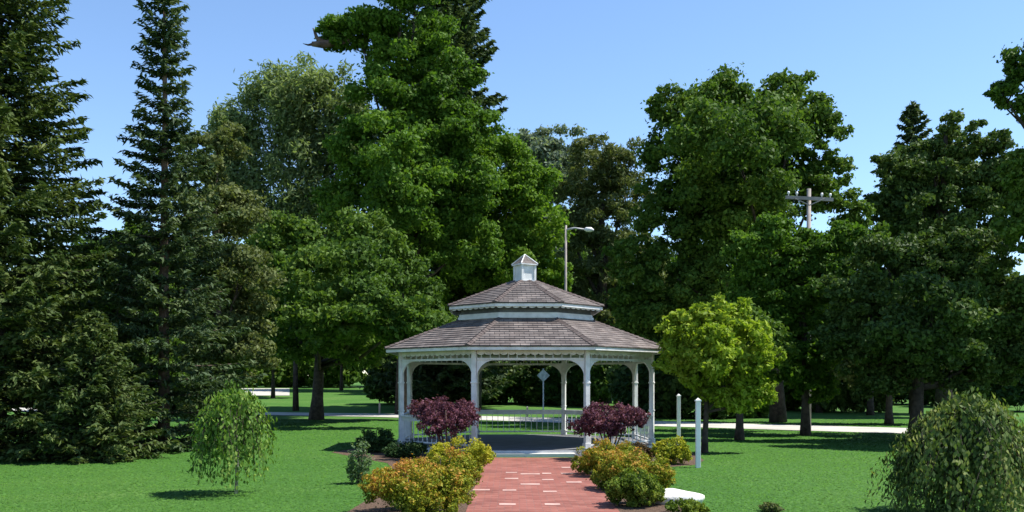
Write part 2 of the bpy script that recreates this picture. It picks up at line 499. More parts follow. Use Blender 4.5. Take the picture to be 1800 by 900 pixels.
def trunk_mesh(base, top, r0, limbs, wob=.03, seg=9):
    mb = MB()
    b, t = Vector(base), Vector(top)
    H = (t - b).length
    pts, rad = [], []
    for i in range(9):
        f = i / 8
        p = b.lerp(t, f) + Vector((math.sin(f * 7 + b.x) * wob * H * .3 * f, math.cos(f * 5 + b.y) * wob * H * .3 * f, 0))
        pts.append(p)
        rad.append(r0 * (1.0 - .78 * f) * (1 + .35 * math.exp(-f * 22)))
    mb.tube(pts, rad, seg)
    for c in limbs:
        c = Vector(c)
        f = min(.95, max(.28, ((c.z - b.z) / H) * .62))
        i = f * 8; i0 = int(i); s = pts[i0].lerp(pts[min(i0 + 1, 8)], i - i0)
        mid = s.lerp(c, .5) + Vector((0, 0, -.06 * (c - s).length))
        rr = max(.03, r0 * (1 - .75 * f) * .55)
        mb.tube([s, s.lerp(mid, .55) , mid, c.lerp(mid, .4), c], [rr, rr * .85, rr * .62, rr * .42, rr * .2], 6)
        for q in range(3):
            e = c + Vector((random.uniform(-1, 1), random.uniform(-1, 1), random.uniform(-.1, .5))) * min(.28, (c - s).length * .1)
            mb.tube([mid.lerp(c, .3 + .3 * q), e], [rr * .3, rr * .08], 5)
    return mb


def PL(px, py, rx, ry, d, dy=0.0, rd=None):
    """lobe given by where it shows in the photograph and how far away it is"""
    dd = d + dy
    a, b = rx * dd / F, ry * dd / F
    return (X(px, dd), dd, Z(py, dd), a, rd if rd else (a + b) / 2, b)


def tree(name, label, px, d, lobes, mat, n, size, r0, bark='bark', top_py=None, group=None, base=None, **kw):
    """lobes listed as (px, py, rx, ry[, dy[, rd]])"""
    bx, by = (X(px, d), d) if base is None else base
    LB = [PL(q[0], q[1], q[2], q[3], d, *(q[4:])) for q in lobes]
    o = empty(name, label, 'tree', (bx, by, zg(by)), group=group)
    off = np.array([bx, by, zg(by)])
    LBl = [(a[0] - off[0], a[1] - off[1], a[2] - off[2], a[3], a[4], a[5]) for a in LB]
    V = lobes_leaves(LBl, n, size, **kw)
    quads_mesh('crown', V, M[mat], o)
    zt = max(q[2] + q[5] * .2 for q in LBl)
    cx = sum(q[0] for q in LBl) / len(LBl)
    cy = sum(q[1] for q in LBl) / len(LBl)
    mb = trunk_mesh((0, 0, -.05), (cx * .3, cy * .3, zt), r0, [(q[0], q[1], q[2]) for q in LBl if (q[3] > 1.3 or len(LBl) < 6 or d < 30) and q[2] > .36 * zt])
    mb.build('trunk', M[bark], o, smooth=True)
    return o


def conifer(name, label, px, d, tip_py, prof, mat, zmin=.3, dens=1.0, bark='bark', r0=.25, needle=(.24, .07), whorl=.36, nb=9, droop=.25, base=None):
    """prof: list of (height fraction from the ground, radius in metres)"""
    bx, by = (X(px, d), d) if base is None else base
    z0 = zg(by)
    H = Z(tip_py, d) - z0
    o = empty(name, label, 'tree', (bx, by, z0))
    hs, rs = [p[0] for p in prof], [p[1] for p in prof]
    VV = []
    tb = MB()
    tb.tube([(0, 0, -.05), (0, 0, H * .3), (.03, 0, H * .65), (0, 0, H)], [r0, r0 * .75, r0 * .42, .015], 8)
    z = zmin
    while z < H - .12:
        f = z / H
        Rz = float(np.interp(f, hs, rs))
        cnt = nb if f < .8 else max(5, nb - 3)
        a0 = rng.random() * 6.28
        for k in range(cnt):
            a = a0 + 2 * PI * k / cnt + rng.normal() * .22
            Lb = Rz * rng.uniform(.68, 1.12)
            if rng.random() < .08: Lb *= 1.18
            if Lb < .08: continue
            rise = .16 + .55 * max(0, f - .5)       # upper branches point up
            dr = droop * (1 - f)
            dirv = np.array([math.cos(a), math.sin(a), 0.0]); side = np.array([-math.sin(a), math.cos(a), 0.0])
            nt_ = max(5, int(Lb * 9 * dens))
            t = np.linspace(.12, 1.0, nt_)
            zz = Lb * (rise * t - dr * t ** 1.6 + .12 * t ** 3)
            axis = dirv[None] * (Lb * t)[:, None] + np.array([0, 0, 1.0])[None] * zz[:, None] + np.array([0, 0, z])
            if Lb > .7 and f < .85:
                tb.tube([axis[0] * .0 + np.array([0, 0, z]), axis[nt_ // 2], axis[-1]], [.035 * Lb / 3 + .008, .018 * Lb / 3 + .005, .004], 4, cap=False)
            for sgn in (-1, 1, 0):
                if sgn == 0:
                    m = nt_
                    P = axis + rng.normal(size=(m, 3)) * .03
                    al = np.repeat(dirv[None], m, 0)
                    VV.append(leaves(P, norm(rng.normal(size=(m, 3)) * .5 + np.array([0, 0, 1.0])), needle[0] * 1.1, needle[1] * 1.2, al))
                    continue
                tl = np.clip(.42 * Lb * (1.04 - t), .08, .85) * rng.uniform(.7, 1.2, nt_)
                nk = 4
                for q in range(nk):
                    fr = (q + .6) / nk
                    tw = norm(side[None] * sgn * .75 + dirv[None] * .65 + rng.normal(size=(nt_, 3)) * .12)
                    P = axis + tw * (tl * fr)[:, None] + np.array([0, 0, -1.0])[None] * (tl * fr ** 1.5 * .28)[:, None] + rng.normal(size=(nt_, 3)) * .035
                    al = tw + np.array([0, 0, -.25])
                    nn = norm(np.array([0, 0, 1.0])[None] + rng.normal(size=(nt_, 3)) * .55)
                    VV.append(leaves(P, nn, needle[0] * rng.uniform(.7, 1.3, nt_), needle[1] * rng.uniform(.8, 1.4, nt_), al))
        z += whorl * rng.uniform(.75, 1.2) * (1.0 if f < .75 else .8)
    # the leader
    P = np.stack([rng.normal(size=40) * .04, rng.normal(size=40) * .04, H - rng.random(40) * .7], 1)
    VV.append(leaves(P, rand_dir(40), needle[0], needle[1], np.repeat(np.array([[0, 0, 1.0]]), 40, 0)))
    quads_mesh('crown', np.concatenate(VV), M[mat], o)
    tb.build('trunk', M[bark], o, smooth=True)
    return o


# --- left conifers
conifer('spruce_tree', 'huge dark spruce filling the left edge, its skirt sweeping the lawn', -10, 22.5, -330,
        [(0, 3.1), (.12, 3.0), (.3, 2.6), (.5, 2.05), (.7, 1.5), (.88, .7), (1, .05)], 'spruce', zmin=.15, r0=.3, whorl=.34, nb=10, needle=(.21, .058), dens=1.25)
conifer('spruce_tree', 'narrow spire-topped spruce standing alone against the sky, tip cut by the frame', 288, 24.5, -120,
        [(0, 2.25), (.18, 2.1), (.38, 1.7), (.56, 1.15), (.64, .72), (.8, .62), (.92, .45), (1, .04)], 'spruce2', zmin=.15, bark='bark_red', r0=.17, whorl=.40, nb=8, needle=(.20, .055), dens=1.25)
conifer('spruce_tree', 'short bushy young spruce on the lawn edge between the two tall spruces', 165, 21.2, 545,
        [(0, 1.55), (.3, 1.35), (.6, .85), (1, .05)], 'spruce', zmin=.05, r0=.1, whorl=.2, nb=10, needle=(.17, .05), dens=1.2)
conifer('spruce_tree', 'tall dark spruce rising behind the leafy tree, tip above the frame', 790, 60, -120,
        [(0, 4.6), (.3, 4.4), (.6, 3.4), (.75, 3.0), (.9, 1.5), (1, .05)], 'spruce2', zmin=1.0, r0=.16, whorl=.62, nb=9, needle=(.5, .17), dens=.6)
conifer('spruce_tree', 'thin dark conifer spire poking above the trees near the right edge', 1605, 52, 180,
        [(0, 3.4), (.5, 2.8), (.8, 1.35), (.9, .8), (1, .05)], 'spruce2', zmin=3, r0=.25, whorl=.55, nb=8, needle=(.45, .16), dens=.6)

# --- left / centre broadleaf trees
tree('broadleaf_tree', 'olive-green bushy tree tucked behind the spire-topped spruce', 385, 33,
     [(345, 300, 42, 75), (395, 270, 40, 60), (380, 400, 85, 85), (330, 480, 60, 80), (420, 500, 75, 90), (370, 590, 90, 80), (300, 620, 70, 70), (430, 610, 60, 60), (345, 690, 80, 50)],
     'olive', 42000, .17, .2, bark='bark_red')
tree('broadleaf_tree', 'green leafy tree filling the gap low behind the two tall spruces', 205, 29,
     [(190, 470, 75, 70), (240, 520, 70, 80), (150, 560, 80, 80), (250, 640, 90, 70), (180, 680, 90, 60), (240, 420, 35, 35)],
     'oak', 30000, .16, .18)
tree('airy_tree', 'pale feathery grey-green tree with sky showing through its loose crown', 520, 57,
     [(405, 225, 40, 55), (560, 165, 75, 75), (490, 190, 70, 80), (430, 240, 55, 70), (600, 240, 70, 90), (530, 280, 80, 80), (440, 340, 75, 90), (560, 370, 90, 80), (480, 420, 80, 70), (395, 300, 40, 80)],
     'airy', 36000, .30, .15, wfrac=.40, sub=(.2, .4), shell=.1, elong=1.35, up=.1, ext=.06, flat=.95)
tree('shade_tree', 'broad dark shade tree on a thick black trunk left of the gazebo', 556, 43.7,
     [(555, 480, 105, 85), (640, 430, 90, 70), (500, 440, 70, 70), (690, 510, 85, 80), (600, 555, 120, 75, -2), (490, 560, 75, 75), (660, 590, 80, 60, -2), (560, 600, 95, 55, -4), (740, 580, 60, 60), (600, 500, 120, 90, -5), (540, 560, 90, 70, 4), (650, 555, 90, 60, -8), (715, 565, 70, 50, -8), (560, 560, 70, 50, -8)],  # the nearest lobes are added to throw crown shade on the lawn
     'oak', 62000, .24, .29)
o_tall = tree('tall_tree', 'tallest leafy green tree, top out of frame, one limb reaching left with a broken end', 712, 51,
     [(735, -30, 75, 75), (715, 60, 85, 75), (650, 50, 55, 42), (598, 58, 40, 34), (628, 42, 46, 34), (578, 62, 26, 22), (600, 76, 30, 16), (572, 74, 16, 14), (770, 130, 80, 70), (690, 170, 90, 70), (760, 230, 95, 70), (830, 235, 50, 55), (650, 260, 80, 65), (700, 320, 100, 70), (800, 330, 90, 65), (640, 370, 85, 60), (740, 420, 110, 70), (820, 430, 70, 60), (700, 300, 90, 110, -4), (760, 330, 90, 110, 4)],
     'maple', 80000, .27, .3, base=(X(706, 51), 51))
# the torn limb end that shows bare brown wood
mb = MB()
bx, by, bz = o_tall.location
a = Vector((X(640, 51) - bx, -.3, Z(72, 51))); b = Vector((X(600, 51) - bx, -.4, Z(80, 51))); c = Vector((X(572, 51) - bx, -.5, Z(84, 51))); e = Vector((X(552, 51) - bx, -.5, Z(83, 51)))
mb.tube([b + Vector((.5, 0, .1)), b, b.lerp(c, .5) + Vector((0, 0, .04)), c, e], [.10, .15, .20, .21, .13], 9)
mb.tube([c + Vector((.1, 0, .05)), c.lerp(e, .6) + Vector((0, 0, .35)), e + Vector((.05, 0, .85))], [.16, .11, .03], 7)
mb.tube([e + Vector((.15, 0, 0)), e + Vector((-.22, .02, -.05)), e + Vector((-.5, 0, .02))], [.11, .05, .012], 6)
tag(mb.build('broken_limb', M['stub'], o_tall, smooth=True), 'bare brown broken limb end')
tree('broadleaf_tree', 'bright green tree rising right behind the gazebo cupola', 890, 55,
     [(865, 285, 70, 60), (920, 310, 60, 60), (880, 370, 85, 70), (945, 400, 50, 75), (830, 440, 80, 70), (910, 470, 80, 75), (960, 490, 40, 60), (800, 530, 80, 60), (880, 560, 90, 60), (870, 430, 90, 120, 4)],
     'bright', 52000, .27, .22, base=(X(838, 55), 55))
tree('broadleaf_tree', 'hazy grey-green tree farthest back, top just above the olive tree', 950, 92,
     [(965, 265, 60, 48), (915, 275, 45, 50), (1000, 290, 40, 45), (950, 340, 80, 70), (990, 420, 80, 70)],
     'greyleaf', 26000, .42, .5)
tree('willow_tree', 'dull olive willow-like tree with dark hollows behind the street lamp', 1060, 68,
     [(1060, 285, 62, 55), (1015, 340, 55, 60), (1100, 340, 50, 70), (1060, 390, 70, 60), (1010, 430, 50, 60), (1100, 450, 50, 60), (1140, 500, 50, 60), (1050, 500, 70, 50), (1060, 590, 100, 60), (985, 560, 60, 60)],
     'olive', 34000, .32, .5, wfrac=.4, elong=1.3)

# --- right broadleaf trees
tree('big_round_tree', 'big rounded dark-green tree, twin domes against the sky right of the gazebo', 1368, 41,
     [(1255, 190, 80, 65), (1330, 200, 80, 70), (1400, 175, 55, 52), (1445, 240, 45, 50), (1175, 195, 40, 45), (1190, 280, 70, 65), (1280, 290, 90, 70), (1380, 280, 75, 65), (1460, 300, 38, 35), (1430, 340, 55, 50), (1488, 372, 45, 38), (1520, 430, 45, 45),
      (1170, 390, 60, 70), (1260, 390, 90, 70), (1340, 390, 80, 60), (1190, 490, 75, 65), (1270, 490, 80, 60), (1360, 500, 80, 60), (1150, 560, 60, 60), (1115, 470, 50, 60), (1120, 540, 50, 50), (1240, 590, 90, 55), (1300, 280, 120, 120, -3), (1300, 330, 120, 130, 4)],
     'oak', 90000, .23, .3)
tree('shade_tree', 'sunlit mid-green tree whose crown hides the foot of the utility pole', 1416, 31,
     [(1350, 430, 70, 55), (1430, 450, 65, 50), (1330, 500, 60, 55), (1400, 520, 80, 60), (1470, 520, 55, 55), (1340, 590, 70, 55), (1430, 600, 75, 55), (1390, 640, 80, 40), (1432, 682, 42, 34), (1490, 420, 40, 35), (1390, 500, 90, 80, 3)],
     'maple', 50000, .17, .145)
tree('shade_tree', 'smaller dark tree on a stubby trunk just right of the yellow-green tree', 1300, 28.3,
     [(1300, 570, 55, 45), (1345, 610, 50, 45), (1260, 600, 50, 45), (1300, 650, 65, 40)],
     'oak', 20000, .15, .13)
tree('shade_tree', 'wide dull dark-olive tree filling the right side above the weeping shrub', 1610, 28,
     [(1560, 470, 70, 60), (1640, 450, 70, 55), (1720, 460, 70, 60), (1500, 530, 60, 55), (1590, 550, 80, 65), (1680, 550, 80, 70), (1770, 540, 70, 75), (1520, 610, 65, 55), (1610, 630, 75, 55), (1710, 640, 80, 60), (1800, 630, 60, 60), (1470, 590, 40, 40), (1560, 670, 60, 35), (1640, 560, 110, 90, -2.5), (1640, 560, 110, 90, 3), (1840, 520, 60, 80)],
     'dark', 72000, .16, .22)
tree('broadleaf_tree', 'thin-trunked tree standing beyond the lane behind the dark-olive tree', 1563, 39,
     [(1560, 560, 80, 60), (1500, 600, 60, 50), (1620, 610, 70, 50), (1560, 650, 90, 40)],
     'olive', 16000, .22, .16)
tree('broadleaf_tree', 'dark knobbly tree under the conifer spire at the right', 1660, 47,
     [(1690, 235, 42, 42), (1640, 285, 60, 50), (1575, 300, 38, 42), (1740, 280, 50, 50), (1560, 370, 36, 48), (1620, 370, 75, 60), (1700, 360, 80, 65), (1780, 340, 60, 70), (1660, 440, 110, 60), (1660, 330, 90, 80, 4)],
     'dark', 40000, .25, .4)
tree('broadleaf_tree', 'tree mostly outside the right edge, a dark branch hanging in against the sky', 1960, 26,
     [(1762, 165, 32, 26), (1795, 120, 36, 34), (1850, 90, 60, 55), (1850, 190, 70, 55), (1930, 120, 90, 80), (1940, 250, 100, 80), (1800, 300, 40, 45), (1850, 330, 70, 60), (1960, 380, 110, 90), (1800, 400, 50, 50)],
     'oak', 34000, .17, .35)

# --- background belt: each tree its own crown and trunk
BELT = [(395, 104, 'maple', 'far green tree low behind the pale driveway'), (480, 78, 'bright', 'small bright tree over the pale driveway, on a thin trunk'),
        (600, 100, 'oak', 'far dark tree in the gap left of the broad trunk'), (690, 96, 'maple', 'far green tree seen just left of the gazebo posts'),
        (790, 88, 'oak', 'dark tree low behind the left gazebo post'), (1010, 90, 'oak', 'dark tree low behind the gazebo roof, right of the cupola'),
        (1130, 84, 'dark', 'dark tree behind the small white lamp head'), (1240, 74, 'maple', 'green tree deep behind the yellow-green tree'),
        (1440, 54, 'dark', 'shaded tree deep behind the lane at right'), (1530, 50, 'maple', 'green tree beyond the lane under the sky notch'),  # both hidden behind other crowns, set nearer to shade the grass beyond the lane
        (1700, 78, 'dark', 'dark tree deep behind the wide dark-olive tree'), (250, 70, 'oak', 'dark tree deep behind the spire-topped spruce'),
        (90, 66, 'dark', 'dark tree deep behind the huge spruce')]
for px, d, mt, lb in BELT:
    s = d / 88
    w = rng.uniform(.9, 1.15)
    low = 640 if px in (480, 600, 690, 395) else 650
    tree('background_tree', lb, px, d,
         [(px, 470, 60 * w, 50), (px - 40 * w, 530, 55, 50), (px + 45 * w, 520, 55, 55), (px, 580, 80 * w, 50), (px - 40, low - 25, 50, 32), (px + 40, low - 30, 55, 35), (px, 540, 80, 70, 3)],
         mt, 15000, .42, .17 if px != 480 else .15, group='trees of the background belt', sub=(.2, .32))

# --- understory shrubs closing the view below the crowns
def shrub(name, label, cat, x, y, w, h, mat, n, size, depth=None, z0=0.0, stems=5, group=None, lobes=None, wfrac=.6, sub=(.16, .28), stem_r=.012, bark='bark', nl=9, elong=1.0, up=.35):
    o = empty(name, label, cat, (x, y, zg(y)), group=group)
    dp = depth or w
    if lobes is None:
        hh = h - z0
        lobes = [(0, 0, z0 + hh * .44, w * .43, dp * .43, hh * .50)]
        for k in range(nl):
            a = 2 * PI * k / nl + rng.normal() * .25
            q = rng.uniform(.27, .33)
            hz = rng.uniform(.2, .55)
            rr = rng.uniform(.15, .21)
            lobes.append((math.cos(a) * w * q, math.sin(a) * dp * q, z0 + hh * hz, w * rr, dp * rr, hh * rr * 1.4))
    V = lobes_leaves(lobes, n, size, wfrac=wfrac, sub=sub, flat=.9, elong=elong, up=up, ext=.03, feather=.06, ns=44)
    V[:, 2] = np.maximum(V[:, 2], .015)
    quads_mesh('foliage', V, M[mat], o)
    mb = MB()
    for k in range(stems):
        a = 2 * PI * k / stems + rng.normal() * .3
        q = rng.uniform(.1, .3)
        mb.tube([(math.cos(a) * .04, math.sin(a) * .04, -.02), (math.cos(a) * w * q * .5, math.sin(a) * dp * q * .5, h * .35), (math.cos(a) * w * q, math.sin(a) * dp * q, h * .75)],
                [stem_r * 1.3, stem_r, stem_r * .5], 5)
    mb.build('stem', M[bark], o, smooth=True)
    return o


US = [(705, 66, 6.5, 4.6, 'dark', 'dark undergrowth bush beyond the lane just left of the gazebo'), (780, 64, 6.5, 4.6, 'hedge', 'dark bush seen through the left bay of the gazebo'),
      (850, 66, 6, 5.0, 'oak', 'green bush seen through the gazebo beside the left front post'), (905, 68, 6, 4.8, 'maple', 'leafy bush seen through the front opening of the gazebo, left of the diamond sign'),
      (960, 66, 6, 4.6, 'dark', 'dark bush behind the diamond sign'), (1020, 64, 6, 4.8, 'hedge', 'dark bush behind the right front gazebo post'),
      (1085, 62, 6, 4.8, 'dark', 'dark bush seen through the right bay of the gazebo'), (1150, 47, 5, 3.8, 'hedge', 'dark bush right of the gazebo behind the white posts'),
      (1228, 45.5, 4.6, 3.6, 'dark', 'dark bush behind the trunk of the yellow-green tree'), (1300, 47, 4.4, 3.2, 'oak', 'dark bush beyond the lane between two trunks at right'),
      (1395, 58, 5.5, 3.0, 'oak', 'bush in the lit grass beyond the lane, right of the thick trunk'), (1490, 55, 6, 3.2, 'dark', 'bush beyond the lane left of the thin trunk at right'),
      (1600, 66, 7, 4.4, 'hedge', 'dark bush beyond the lane above the left side of the weeping shrub'), (1710, 62, 7, 4.8, 'dark', 'dark bush beyond the lane above the top of the weeping shrub'),
      (250, 56, 6.5, 4.8, 'dark', 'dark bush deep behind the spire-topped spruce'), (350, 60, 6, 4.6, 'oak', 'dark bush behind the weeping sapling on the far side of the lane'),
      (1790, 56, 7, 5, 'hedge', 'dark bush deep at the right edge behind the weeping shrub')]
for px, d, w, h, mt, lb in US:
    shrub('undergrowth_bush', lb, 'bush', X(px, d), d, w, h, mt, 9000, .36, depth=4, group='undergrowth beyond the lane', sub=(.25, .4))


def far_woods():
    lob = []
    for k in range(60):
        x = -140 + k * 4.7 + rng.normal() * 1.5
        y = 118 + rng.normal() * 4
        h = rng.uniform(9, 15)
        lob.append((x, y, zg(y) + h * .46, rng.uniform(4, 6), 4, h * .56))
    for k in range(60):
        y = 112 + rng.normal() * 2
        h = rng.uniform(3.5, 6)
        lob.append((-140 + k * 4.7 + rng.normal(), y, zg(y) + h * .42, 4, 2.5, h * .55))
    V = lobes_leaves(lob, 130000, .95, sub=(.25, .4))
    V[:, 2] = np.maximum(V[:, 2], 1.15)
    tag(quads_mesh('distant_woods', V, M['oak']), 'distant dark line of woods closing the view beyond all the trees', 'woods', kind='stuff')


far_woods()

# ------------------------------------------------------------------ yellow-green tree, sapling, weeping shrub
tree('ornamental_tree', 'round yellow-green ornamental tree right of the gazebo', 1238, 23.2,
     [(1262, 575, 55, 42), (1205, 585, 45, 40), (1315, 600, 45, 48), (1180, 625, 32, 35), (1250, 630, 65, 50), (1330, 645, 35, 38), (1222, 658, 36, 32), (1280, 675, 60, 38), (1250, 620, 50, 50, -.8), (1255, 620, 50, 55, .8), (1300, 555, 22, 26), (1232, 558, 22, 24), (1308, 545, 13, 26), (1264, 538, 15, 24), (1222, 552, 11, 20), (1342, 585, 11, 20), (1298, 702, 46, 26), (1262, 694, 30, 26), (1190, 560, 14, 18), (1300, 700, 40, 24), (1345, 690, 22, 22), (1368, 625, 14, 14)],
     'yellow', 15000, .13, .08, sub=(.2, .36), elong=1.25)


def drooping(name, label, cat, x, y, h, w, mat, ntw, leafn, size, tz, trunk_r, bark, low=.1, arch=.45, low_jit=.25, strand=1):
    """crown of pendulous twigs: each twig arches out and hangs down, with leaves along it"""
    o = empty(name, label, cat, (x, y, 0))
    VV = []
    mb = MB()
    mb.tube([(0, 0, -.02), (.02, .01, tz * .5), (-.01, 0, tz), (0, 0, tz + .1)], [trunk_r * 1.25, trunk_r, trunk_r * .85, trunk_r * .4], 8)
    for k in range(ntw):
        if k % strand == 0:
            a_s, r_s, t_s = rng.random() * 2 * PI, rng.random() ** .5, rng.normal()
        a = a_s + rng.normal() * .10 * (strand > 1)
        rr = w * .5 * np.clip(r_s + rng.normal() * .05, .05, 1.08) * (1 + .13 * math.sin(3 * a + 1) + .10 * math.sin(7 * a) + .06 * math.sin(11 * a + 2))
        out = rr
        top = h - arch * h * (rr / (w * .5)) ** 2 * rng.uniform(.45, .8) - rng.uniform(0, .06) * h + .045 * h * t_s
        zend = max(.02, low * h + rng.uniform(0, low_jit) * h)
        if rng.random() < .35: zend = zend + (top - zend) * rng.uniform(.1, .6)
        t = np.linspace(0, 1, leafn)
        ro = out * (1 - (1 - t) ** 2.2) + .05 * w * t * rng.uniform(-.6, .7)
        zz = np.where(t < .35, tz + (top - tz) * np.sin(t / .35 * PI / 2), top + (zend - top) * ((t - .35) / .65) ** 1.25)
        aa = a + .35 * rng.normal() * t
        P = np.stack([ro * np.cos(aa), ro * np.sin(aa), zz], 1)
        if k % 3 == 0:
            mb.tube([P[0] * .2 + np.array([0, 0, tz * .8]), P[leafn // 4], P[leafn // 2], P[-1]], [.008, .006, .004, .002], 4, 1, cap=False)
        keep = t > .18
        P = P[keep] + rng.normal(size=(keep.sum(), 3)) * size * .45
        outd = np.stack([np.cos(aa), np.sin(aa), .35 + 0 * aa], 1)[keep]
        nn = norm(outd + rng.normal(size=P.shape) * .5)
        VV.append(leaves(P, nn, size * rng.uniform(.7, 1.35, len(P)), size * .55 * rng.uniform(.8, 1.2, len(P)), np.repeat(np.array([[0, 0, -1.0]]), len(P), 0)))
    V = np.concatenate(VV)
    V[:, 2] = np.maximum(V[:, 2], .02)
    quads_mesh('crown', V, M[mat], o)
    mb.build('trunk', [M[bark], M['bark']], o, smooth=True)
    return o


sx, sy = G(415, 868)
drooping('weeping_sapling', 'small weeping sapling on a thin pale trunk alone on the left lawn', 'tree', sx, sy, 1.62, 1.38, 'sapling', 330, 17, .078, 1.22, .022, 'bark_pale', low=.10, arch=.30, low_jit=.34, strand=6)
drooping('weeping_shrub', 'large mounded weeping shrub with trailing leaves at the lower right corner', 'shrub', X(1700, 12.3), 12.3, 1.54, 2.0, 'weeping', 760, 26, .075, 1.2, .05, 'bark', low=.0, arch=.5, low_jit=.12, strand=6)

# ------------------------------------------------------------------ planting round the path
GS = 'spirea bushes along the brick path'
shrub('spirea_bush', 'front mounded spirea left of the path, orange tips over yellow-green leaves', 'bush', -1.30, 12.5, 1.62, .80, 'goldorange', 14500, .05, group=GS)
shrub('spirea_bush', 'middle spirea left of the path, orange and gold, behind the front mound', 'bush', -1.16, 14.8, 1.56, .76, 'goldorange', 12500, .05, group=GS)
shrub('spirea_bush', 'golden spirea left of the path, closest to the gazebo', 'bush', -.98, 17.3, 1.42, .84, 'gold', 11000, .052, group=GS)
shrub('spirea_bush', 'orange-gold spirea right of the path, closest to the gazebo step', 'bush', 1.80, 17.7, 1.48, .76, 'goldorange', 11000, .052, group=GS)
shrub('spirea_bush', 'middle spirea right of the path, orange flushed, behind the greener bush', 'bush', 1.96, 15.3, 1.50, .72, 'goldorange', 11500, .05, group=GS)
shrub('spirea_bush', 'greener low spirea right of the path, beside the pale stone', 'bush', 1.73, 13.3, .98, .56, 'lime', 7000, .05, group=GS)
shrub('golden_bush', 'round golden bush beside the white posts right of the gazebo', 'bush', 3.42, 20.1, .95, .64, 'gold', 4800, .058)
shrub('low_shrub', 'low dark reddish shrub left of the round golden bush', 'bush', 2.72, 20.6, .85, .45, 'redlow', 2600, .055)
shrub('low_perennial', 'low yellow-green perennial at the bottom edge in front of the pale stone', 'plant', X(1205, 12.5), 12.45, .62, .24, 'lime', 1500, .05, nl=6)
shrub('lawn_weed', 'small brownish tuft growing in the right lawn at the bottom edge', 'plant', X(1358, 12.6), 12.7, .36, .14, 'olive', 420, .05, nl=5)
shrub('lanky_shrub', 'lanky loose grey-green shrub at the left edge of the planting bed', 'shrub', X(633, 16.2), 16.2, .5, .82, 'grey_shrub', 800, .06, nl=6, sub=(.3, .5))
shrub('clipped_shrub', 'dark evergreen shrub at the left corner of the gazebo', 'shrub', X(662, 23.4), 23.4, 1.1, .74, 'hedge', 4200, .065)
shrub('clipped_shrub', 'lower dark evergreen shrub in front of the left gazebo post', 'shrub', X(712, 22.0), 22.0, 1.15, .42, 'hedge', 3600, .065)


def burgundy(label, x, y, w, h, z0):
    lob = []
    for k in range(13):
        a = 2 * PI * k / 13 + rng.normal() * .2
        q = rng.uniform(.2, .37)
        lob.append((math.cos(a) * w * q, math.sin(a) * w * .8 * q, z0 + (h - z0) * rng.uniform(.28, .66), w * .17, w * .15, (h - z0) * .25))
    lob += [(-.12 * w, 0, z0 + (h - z0) * .62, w * .22, w * .2, (h - z0) * .33), (.15 * w, 0, z0 + (h - z0) * .6, w * .2, w * .2, (h - z0) * .32)]
    return shrub('burgundy_shrub', label, 'shrub', x, y, w, h, 'burgundy', 8200, .062, lobes=lob, stems=9, stem_r=.018, bark='bark_red', group='burgundy shrubs flanking the gazebo entrance')


burgundy('dark burgundy shrub left of the gazebo entrance', X(787, 21.2), 21.2, 1.9, 1.50, .42)
burgundy('dark burgundy shrub right of the gazebo entrance, stems bare below', X(1070, 21.2), 21.2, 1.85, 1.37, .46)

# pale stone
def boulder():
    mb = MB()
    nu, nv = 22, 9
    px = random.Random(4)
    for j in range(nv):
        f = j / (nv - 1)
        for i in range(nu):
            a = 2 * PI * i / nu
            rr = (1 - max(0, f - .55) ** 2 * 3.0) * (.82 + .18 * min(1, f * 3)) * (1 + .09 * math.sin(3 * a + 1) + .05 * math.sin(5 * a) + px.uniform(-.02, .02))
            mb.v.append((.40 * rr * math.cos(a), .27 * rr * math.sin(a), -.03 + .22 * f + (.015 * math.sin(2 * a + f * 4))))
    for j in range(nv - 1):
        for i in range(nu):
            a = j * nu + i; b = j * nu + (i + 1) % nu
            mb.f.append([a, b, b + nu, a + nu]); mb.m.append(0)
    mb.f.append([(nv - 1) * nu + i for i in range(nu)]); mb.m.append(0)
    o = mb.build('flat_stone', M['stone'], smooth=True)
    o.location = (X(1186, 13.6), 13.6, 0)
    o.rotation_euler = (0, 0, R(-8))
    tag(o, 'flat white stone lying beside the greener spirea right of the path', 'stone')


boulder()

# white posts
def white_post(label, px, d):
    o = empty('white_post', label, 'post', (X(px, d), d, 0), group='white posts right of the gazebo')
    mb = MB(); mb.box(-.047, .047, -.047, .047, -.05, 1.36); mb.build('shaft', M['post_white'], o, bevel=.006)
    mb = MB(); mb.box(-.06, .06, -.06, .06, 1.36, 1.385); mb.box(-.05, .05, -.05, .05, 1.385, 1.43, taper=.042); mb.build('cap', M['post_white'], o)


white_post('nearer taller-looking white wooden post standing in the lawn edge', 1227, 19.2)
white_post('farther white wooden post rising behind the round golden bush', 1193, 26.0)

# ------------------------------------------------------------------ gazebo
S = 2.7
RC = S / (2 * math.sin(R(22.5)))      # circumradius of the posts
AP = RC * math.cos(R(22.5))
gz = empty('gazebo', 'white octagonal gazebo with a two-tier brown shingle roof and small cupola', 'gazebo', (*GAZ, 0), R(1.7))
FZ = .13          # floor height


def octo(r_ap, z):
    rc = r_ap / math.cos(R(22.5))
    return [Vector((rc * math.cos(R(22.5 + 45 * k)), rc * math.sin(R(22.5 + 45 * k)), z)) for k in range(8)]


# floor
mb = MB()
a, b = octo(AP + .22, -.02), octo(AP + .22, FZ)
mb.face([p for p in b], 0)
for k in range(8):
    j = (k + 1) % 8
    mb.face([a[k], a[j], b[j], b[k]], 1)
mb.build('floor', [M['deck'], M['white']], gz)
mb = MB()
mb.box(-1.03, 1.03, -AP - .50, -AP - .235, -.02, .08)
mb.build('step', M['concrete'], gz, bevel=.012)


